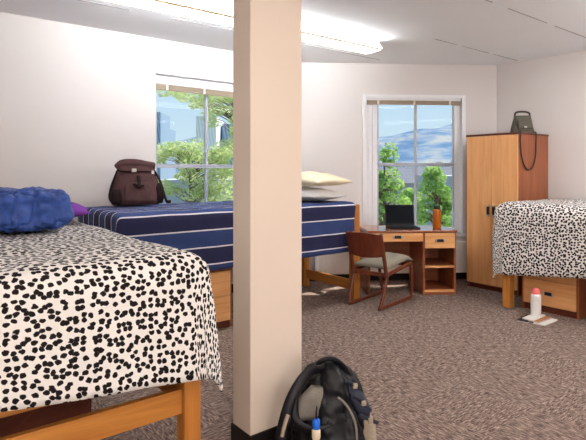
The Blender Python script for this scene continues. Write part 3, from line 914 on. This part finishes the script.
build('side_panel', MB().loft([ring(w, d, z, cx, -0.03, n=28, nz=0.1, sd=4) for w, d, z, cx in ((0.06, 0.14, 0.03, 0.195), (0.09, 0.17, 0.07, 0.20), (0.09, 0.17, 0.17, 0.195), (0.06, 0.14, 0.25, 0.175))]), 'packtan', bp, smooth=True)
build('compression_panel', MB().loft([ring(w, d, z, cx, -0.05, n=28, nz=0.12, sd=9) for w, d, z, cx in ((0.07, 0.14, 0.22, 0.17), (0.09, 0.16, 0.26, 0.165), (0.08, 0.14, 0.33, 0.135), (0.04, 0.09, 0.37, 0.11))]), 'packblue', bp, smooth=True)
build('lining_panel', MB().loft([ring(w, d, z, cx, -0.105, n=24, nz=0.06, sd=2) for w, d, z, cx in ((0.10, 0.05, 0.235, -0.105), (0.13, 0.06, 0.26, -0.10), (0.12, 0.06, 0.33, -0.085), (0.06, 0.04, 0.385, -0.06))]), 'packgrey', bp, smooth=True)
build('shoulder_strap', MB().tube(smooth_path([(-0.02, -0.06, 0.45), (-0.10, -0.10, 0.45), (-0.18, -0.14, 0.36), (-0.225, -0.16, 0.24), (-0.245, -0.17, 0.12), (-0.23, -0.17, 0.02)]), 0.026, 10, 0.4, up=(0.3, 1, 0.2)), 'packblack', bp, smooth=True)
build('shoulder_strap', MB().tube(smooth_path([(-0.17, -0.125, 0.34), (-0.165, -0.15, 0.25), (-0.10, -0.17, 0.215), (-0.02, -0.17, 0.215), (0.0, -0.165, 0.24)]), 0.020, 10, 0.5, up=(0, 1, 0.2)), 'packblack', bp, smooth=True)
build('carry_handle', MB().tube(smooth_path([(-0.05, -0.03, 0.44), (-0.03, -0.05, 0.485), (0.03, -0.05, 0.492), (0.09, -0.03, 0.44), (0.13, -0.03, 0.37)]), 0.017, 10, 0.7), 'packblack', bp, smooth=True)
build('strap_trim', MB().tube(smooth_path([(-0.205, -0.175, 0.29), (-0.222, -0.19, 0.25), (-0.235, -0.195, 0.20)]), 0.009, 8), 'packtan', bp, smooth=True)
build('zipper', MB().tube(smooth_path([(0.03, -0.165, 0.355), (0.07, -0.175, 0.32), (0.11, -0.18, 0.24), (0.12, -0.18, 0.15)]), 0.006, 8), 'packgrey', bp, smooth=True)
kc = thing('sanitizer_bottle', 'tiny clear bottle with bright blue cap clipped to the backpack', 'bottle', (1.512, 1.757, 0.195), math.radians(-32))
build('cap', MB().lathe([(0.002, 0.05), (0.017, 0.05), (0.018, 0.055), (0.018, 0.085), (0.014, 0.092), (0.002, 0.093)], 16), 'bluecap', kc, smooth=True)
build('body', MB().lathe([(0.002, 0), (0.018, 0.002), (0.02, 0.01), (0.02, 0.042), (0.013, 0.05), (0.002, 0.051)], 16), 'pillow_cream', kc, smooth=True)
build('cord', MB().tube(smooth_path([(0, 0, 0.09), (0.0, -0.002, 0.12), (0.004, 0.004, 0.15)]), 0.004, 6), 'packblack', kc)

# ------------------------------------------------------------------ floor items by the right bed
mags = [('dark covered magazine at the back of the fan on the carpet', 'paper_dark', 4.765, 2.440, 0.0, 8),
        ('white magazine directly under the white bottle', 'paper_white', 4.81, 2.395, 0.020, 3),
        ('tan covered magazine between the two white magazines on the carpet', 'paper_tan', 4.82, 2.34, 0.010, 0),
        ('white magazine at the front of the fan on the carpet', 'paper_white', 4.81, 2.285, 0.0, 2)]
for i, (lab, mt, x, y, z, ang) in enumerate(mags):
    t = thing('magazine', lab, 'magazine', (x, y, z), math.radians(ang), 'magazines fanned on the floor')
    build('pages', MB().box(-0.135, 0.135, -0.048 if i else -0.05, 0.05, 0.0015, 0.0085), 'paper_white', t)
    build('cover', MB().box(-0.138, 0.138, -0.051, 0.052, 0.0085, 0.010).box(-0.138, 0.138, -0.051, 0.052, 0.0, 0.0015).box(-0.138, 0.138, 0.0505, 0.052, 0.0015, 0.0085), mt, t)
wb = thing('water_bottle', 'white bottle with coral pink cap standing on the floor magazines', 'bottle', (4.855, 2.40, 0.0305), 0)
build('body', MB().lathe([(0.002, 0), (0.042, 0), (0.046, 0.006), (0.047, 0.10), (0.047, 0.18), (0.044, 0.198), (0.036, 0.207), (0.002, 0.208)]), 'bottle_white', wb, smooth=True)
build('cap', MB().lathe([(0.002, 0.208), (0.036, 0.208), (0.037, 0.215), (0.036, 0.235), (0.028, 0.252), (0.014, 0.262), (0.002, 0.264)]), 'pink', wb, smooth=True)

# ------------------------------------------------------------------ outside
FWD, RGT = Vector((0.617, 0.787, 0)), Vector((0.787, -0.617, 0))
CAMZ = 1.42
def at(px, py, Z):
    p = FWD * Z + RGT * ((px - 293) / 507.0 * Z)
    p.z = CAMZ + (171 - py) / 507.0 * Z
    return p
GZ = -10.0
M['ground'] = plain('asphalt and lawn', srgb(130, 136, 120), 0.95, 0.05, var=0.3, scale=0.06)
M['mount'] = None
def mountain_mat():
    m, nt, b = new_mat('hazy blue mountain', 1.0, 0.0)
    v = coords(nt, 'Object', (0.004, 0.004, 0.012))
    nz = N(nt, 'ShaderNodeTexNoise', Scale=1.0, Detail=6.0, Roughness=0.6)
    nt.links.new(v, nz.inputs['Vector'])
    nt.links.new(ramp(nt, nz.outputs['Fac'], [(0.40, srgb(92, 118, 148)), (0.50, srgb(118, 138, 160)), (0.60, srgb(158, 160, 158))]), b.inputs['Base Color'])  # distance haze is put into these bluish base colours
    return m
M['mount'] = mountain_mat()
M['tower_blue'] = None
def tower_mat(name, c1, c2, sx):
    m, nt, b = new_mat(name, 0.5, 0.4)
    v = coords(nt, 'Object', (sx, sx, 0.05))
    w = N(nt, 'ShaderNodeTexWave', Scale=1.0, bands_direction='DIAGONAL')
    nt.links.new(v, w.inputs['Vector'])
    nt.links.new(ramp(nt, w.outputs['Fac'], [(0.4, c1), (0.6, c2)]), b.inputs['Base Color'])
    return m
M['tower_blue'] = tower_mat('blue grey tower facade', srgb(120, 142, 172), srgb(160, 178, 200), 0.3)
M['tower_pale'] = tower_mat('pale striped tower facade', srgb(228, 226, 224), srgb(250, 250, 250), 0.35)
M['roof'] = plain('slate grey roof', srgb(112, 114, 124), 0.8, 0.1, var=0.1, scale=0.8)
M['stucco'] = plain('pale grey wall', srgb(178, 180, 188), 0.8, 0.1, var=0.06, scale=0.6)
M['window_dark'] = plain('dark glazing', srgb(70, 84, 104), 0.3, 0.4)
M['city'] = plain('pale city building', srgb(206, 206, 208), 0.8, 0.1)

o = build('ground', MB().box(-3000, 6000, 30 - 3000, 6000, GZ - 1, GZ), 'ground'); o['kind'] = 'structure'; o['label'] = 'ground far below outside the windows'

mm = MB()
nx_, ny_ = 70, 14
for i in range(nx_ + 1):
    for j in range(ny_ + 1):
        px = -500 + 1500 * i / nx_
        Z = 2600 + 1800 * j / ny_
        p = FWD * Z + RGT * ((px - 293) / 507.0 * 3200)
        f = j / ny_
        prof_ = math.sin(min(1.0, f * 1.25) * PI / 2) if f < 0.8 else 1.0 - (f - 0.8)
        ridge = 300 + 70 * noise.noise(Vector((px * 0.011, 0.3, 0))) + 34 * noise.noise(Vector((px * 0.037, 5.1, 0))) + 0.15 * (px - 400)
        p.z = GZ + prof_ * ridge + (60 * noise.noise(Vector((px * 0.02, f * 3.0, 2))) + 26 * noise.noise(Vector((px * 0.06, f * 9, 4)))) * min(1, f * 3)
        mm.v.append(tuple(p))
for i in range(nx_):
    for j in range(ny_):
        q = i * (ny_ + 1) + j
        mm.f.append((q, q + ny_ + 1, q + ny_ + 2, q + 1))
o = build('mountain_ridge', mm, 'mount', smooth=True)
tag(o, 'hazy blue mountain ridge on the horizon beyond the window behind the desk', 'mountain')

def building(name, label, cat, px0, px1, py, Z, depth, mat, group=None, roof=None, windows=0):
    a, b_ = at(px0, py, Z), at(px1, py, Z)
    w = (b_ - a).length
    t = thing(name, label, cat, (a.x, a.y, GZ), math.atan2(b_.y - a.y, b_.x - a.x), group)
    h = a.z - GZ
    build('wall', MB().box(0, w, 0, depth, 0, h), mat, t)
    if roof:
        e = roof
        build('roof', MB().loft([[(x, -0.03 * w, h), (x, depth / 2, h + e), (x, depth * 1.03, h), (x, depth / 2, h - 0.2)] for x in (-0.02 * w, w * 1.02)]), 'roof', t)
    for r in range(windows):
        for c in range(4):
            build('window', MB().box(w * (0.1 + c * 0.22), w * (0.22 + c * 0.22), -0.06, 0.0, h - 2.4 - r * 3.0, h - 1.0 - r * 3.0), 'window_dark', t)
    return t
building('grey_roofed_building', 'long building with slate grey roof seen between the trees behind the desk window', 'building', 300, 520, 183, 70, 16, 'stucco', roof=2.2, windows=2)
building('pale_building', 'pale grey building beyond the amber bottle and the tree', 'building', 443, 520, 176, 42, 10, 'stucco', windows=2)
places = [(366, 163), (384, 166), (398, 162), (407, 164.5), (421, 163), (431, 165.5), (437, 161.5), (446, 163.5), (453, 161)]
words_ = ['first', 'second', 'third', 'fourth', 'fifth', 'sixth', 'seventh', 'eighth', 'ninth']
for (px, py), wd_ in zip(places, words_):
    building('distant_building', 'tiny pale city building, ' + wd_ + ' from the chair side in the row below the mountains', 'building', px, px + random.uniform(4, 6), py, 420 + random.uniform(-30, 30), 8, 'city', 'distant city buildings')
building('office_tower', 'tallest blue grey tower just above the brown bag through the window', 'tower', 150, 160.5, 112, 380, 30, 'tower_blue', 'towers beyond the window above the navy bed')
building('office_tower', 'lower blue grey tower adjoining the tallest blue grey tower', 'tower', 162, 167.5, 128, 440, 30, 'tower_blue', 'towers beyond the window above the navy bed')
building('office_tower', 'pale tower with vertical stripes beside the mullion above the navy bed', 'tower', 196, 216, 116, 300, 40, 'tower_pale', 'towers beyond the window above the navy bed')
building('office_tower', 'bluish tower near the pillar in the window over the navy bed', 'tower', 222, 236, 124, 320, 40, 'tower_blue', 'towers beyond the window above the navy bed')
building('low_building', 'low grey building beneath the trees beyond the navy bed', 'building', 152, 240, 180, 110, 25, 'stucco', windows=0)

def leaves(mb, c, rad, k, size, rnd):
    for _ in range(k):
        while True:
            d = Vector((rnd.uniform(-1, 1), rnd.uniform(-1, 1), rnd.uniform(-1, 1)))
            if 0.2 < d.length < 1: break
        d = d.normalized() * d.length ** 0.5
        p = Vector(c) + Vector((d.x * rad[0], d.y * rad[1], d.z * rad[2]))
        a = Vector((rnd.gauss(0, 1), rnd.gauss(0, 1), rnd.gauss(0, 0.6))).normalized()
        b = a.cross(Vector((rnd.gauss(0, 1), rnd.gauss(0, 1), rnd.gauss(0, 1)))).normalized()
        s_ = size * rnd.uniform(0.6, 1.3)
        q = len(mb.v)
        mb.v += [tuple(p - a * s_), tuple(p - b * s_ * 0.5), tuple(p + a * s_), tuple(p + b * s_ * 0.5)]
        mb.f.append((q, q + 1, q + 2, q + 3))

def tree(label, base, clumps, leaf, size, mat, group=None, seed=1, tr=0.22):
    """clumps: (world centre, radii, number); base: (x, y)"""
    rnd = random.Random(seed)
    t = thing('tree', label, 'tree', (base[0], base[1], GZ), 0, group)
    O = Vector((base[0], base[1], GZ))
    top = max(c[0].z for c in clumps)
    tk = MB().tube([Vector((0, 0, 0)), Vector((0.05, 0, (top - GZ) * 0.5)), Vector((0, 0.05, (top - GZ) * 0.97))], [tr, tr * 0.7, tr * 0.15], 10)
    build('trunk', tk, 'bark', t, smooth=True)
    br = MB(); lf = MB()
    for c, rad, k in clumps:
        lc = c - O
        st_ = Vector((0, 0, max(1.0, lc.z - max(0.4, 0.45 * math.hypot(lc.x, lc.y)))))
        if math.hypot(lc.x, lc.y) > 0.3:
            br.tube([st_, (st_ + lc) / 2 + Vector((0, 0, 0.1)), lc], [tr * 0.35, tr * 0.22, tr * 0.08], 6)
        leaves(lf, lc, rad, k, size, rnd)
    if br.v: build('branch', br, 'bark', t, smooth=True)
    build('foliage', lf, mat, t, recalc=False)
    return t

def crown(px, pytop, Z, halfw, pybot, seed, k=46, nleaf=120):
    """clumps filling a pointed crown"""
    rnd = random.Random(seed); out = []
    m = Z / 507.0
    for i in range(k):
        f = rnd.random() ** 0.8
        py = pytop + 6 + f * (pybot - pytop)
        wv = halfw * (0.18 + 0.82 * min(1, f * 1.6)) * rnd.uniform(-1, 1)
        c = at(px + wv, py, Z + rnd.uniform(-1, 1) * halfw * m * (0.2 + 0.8 * min(1, f * 1.6)))
        r = rnd.uniform(5, 9) * m
        out.append((c, (r, r, r * 0.8), nleaf))
    return out
b_ = at(385, 0, 26); tree('taller leafy green tree beyond the window above the chair', (b_.x, b_.y), crown(384, 142, 26, 28, 250, 3, 60, 120), 0, 0.10, 'leaf_deep', 'trees beyond the desk window', 3)
b_ = at(437, 0, 20); tree('leafy green tree beyond the window behind the amber bottle', (b_.x, b_.y), crown(434, 164, 20, 22, 250, 5, 50, 120), 0, 0.08, 'leaf_deep', 'trees beyond the desk window', 5)
b_ = at(413, 0, 30); tree('lower green tree between the two taller trees beyond the laptop', (b_.x, b_.y), crown(411, 186, 30, 16, 250, 8, 30, 120), 0, 0.115, 'leaf_deep', 'trees beyond the desk window', 8)

def boughs(spec, Z, seed, nleaf):
    rnd = random.Random(seed); m = Z / 507.0; out = []
    for px, py, rx, ry, k in spec:
        for _ in range(k):
            c = at(px + rnd.uniform(-rx, rx), py + rnd.uniform(-ry, ry), Z + rnd.uniform(-0.8, 0.8))
            out.append((c, (9 * m, 9 * m, 4.5 * m), nleaf))
    return out
b_ = at(238, 0, 14); tree('pale green tree whose boughs hang across the top of the window by the pillar', (b_.x, b_.y), boughs([(224, 97, 26, 6, 16), (196, 95, 20, 4, 9), (172, 93, 12, 2, 4), (222, 115, 18, 9, 10), (234, 135, 10, 10, 7), (206, 108, 9, 5, 4)], 14, 11, 70), 0, 0.05, 'leaf_pale', 'trees beyond the navy bed window', 11, 0.045)
b_ = at(190, 0, 17); tree('pale green tree spreading low beyond the window behind the brown bag', (b_.x, b_.y), boughs([(172, 154, 20, 9, 20), (205, 158, 20, 9, 18), (230, 160, 14, 12, 14), (186, 146, 12, 4, 4), (212, 182, 30, 12, 26), (172, 184, 16, 12, 8), (215, 202, 30, 10, 18)], 17, 13, 80), 0, 0.06, 'leaf_pale', 'trees beyond the navy bed window', 13, 0.05)

# ------------------------------------------------------------------ light
w = bpy.data.worlds.new('sky'); SC.world = w
w.use_nodes = True
nt = w.node_tree
bgN = nt.nodes['Background']
tc = N(nt, 'ShaderNodeTexCoord'); sx = N(nt, 'ShaderNodeSeparateXYZ')
nt.links.new(tc.outputs['Generated'], sx.inputs[0])
cr = ramp(nt, sx.outputs['Z'], [(0.0, srgb(214, 234, 246)), (0.08, srgb(206, 230, 246)), (0.35, srgb(150, 196, 238)), (1.0, srgb(90, 150, 220))])
nt.links.new(cr, bgN.inputs['Color'])
bgN.inputs['Strength'].default_value = 1.05

sd = bpy.data.lights.new('sun', 'SUN'); sd.energy = 9.0; sd.angle = math.radians(0.6); sd.color = (1.0, 0.93, 0.82)
so = bpy.data.objects.new('sun', sd); COL.objects.link(so)
dirv = Vector((-0.72, 0.0, -1.0)).normalized()
so.rotation_euler = dirv.to_track_quat('-Z', 'Y').to_euler()
so.location = (20, 15, 30)

# ------------------------------------------------------------------ camera
cd = bpy.data.cameras.new('camera'); cam = bpy.data.objects.new('camera', cd); COL.objects.link(cam)
cam.location = (0, 0, CAMZ)
cam.rotation_euler = (PI / 2, 0, math.atan2(-0.617, 0.787))
cd.sensor_width = 36.0; cd.sensor_fit = 'HORIZONTAL'
cd.lens = 507.0 / 586.0 * 36.0
cd.shift_y = -(220 - 171) / 586.0
cd.clip_start = 0.02; cd.clip_end = 20000
SC.camera = cam
SC.view_settings.view_transform = 'Standard'
SC.view_settings.look = 'None'
SC.view_settings.exposure = -0.03
SC.view_settings.gamma = 1.0
SC.view_settings.use_curve_mapping = False
SC.cycles.use_denoising = True
SC.cycles.max_bounces = 10
SC.cycles.transparent_max_bounces = 16
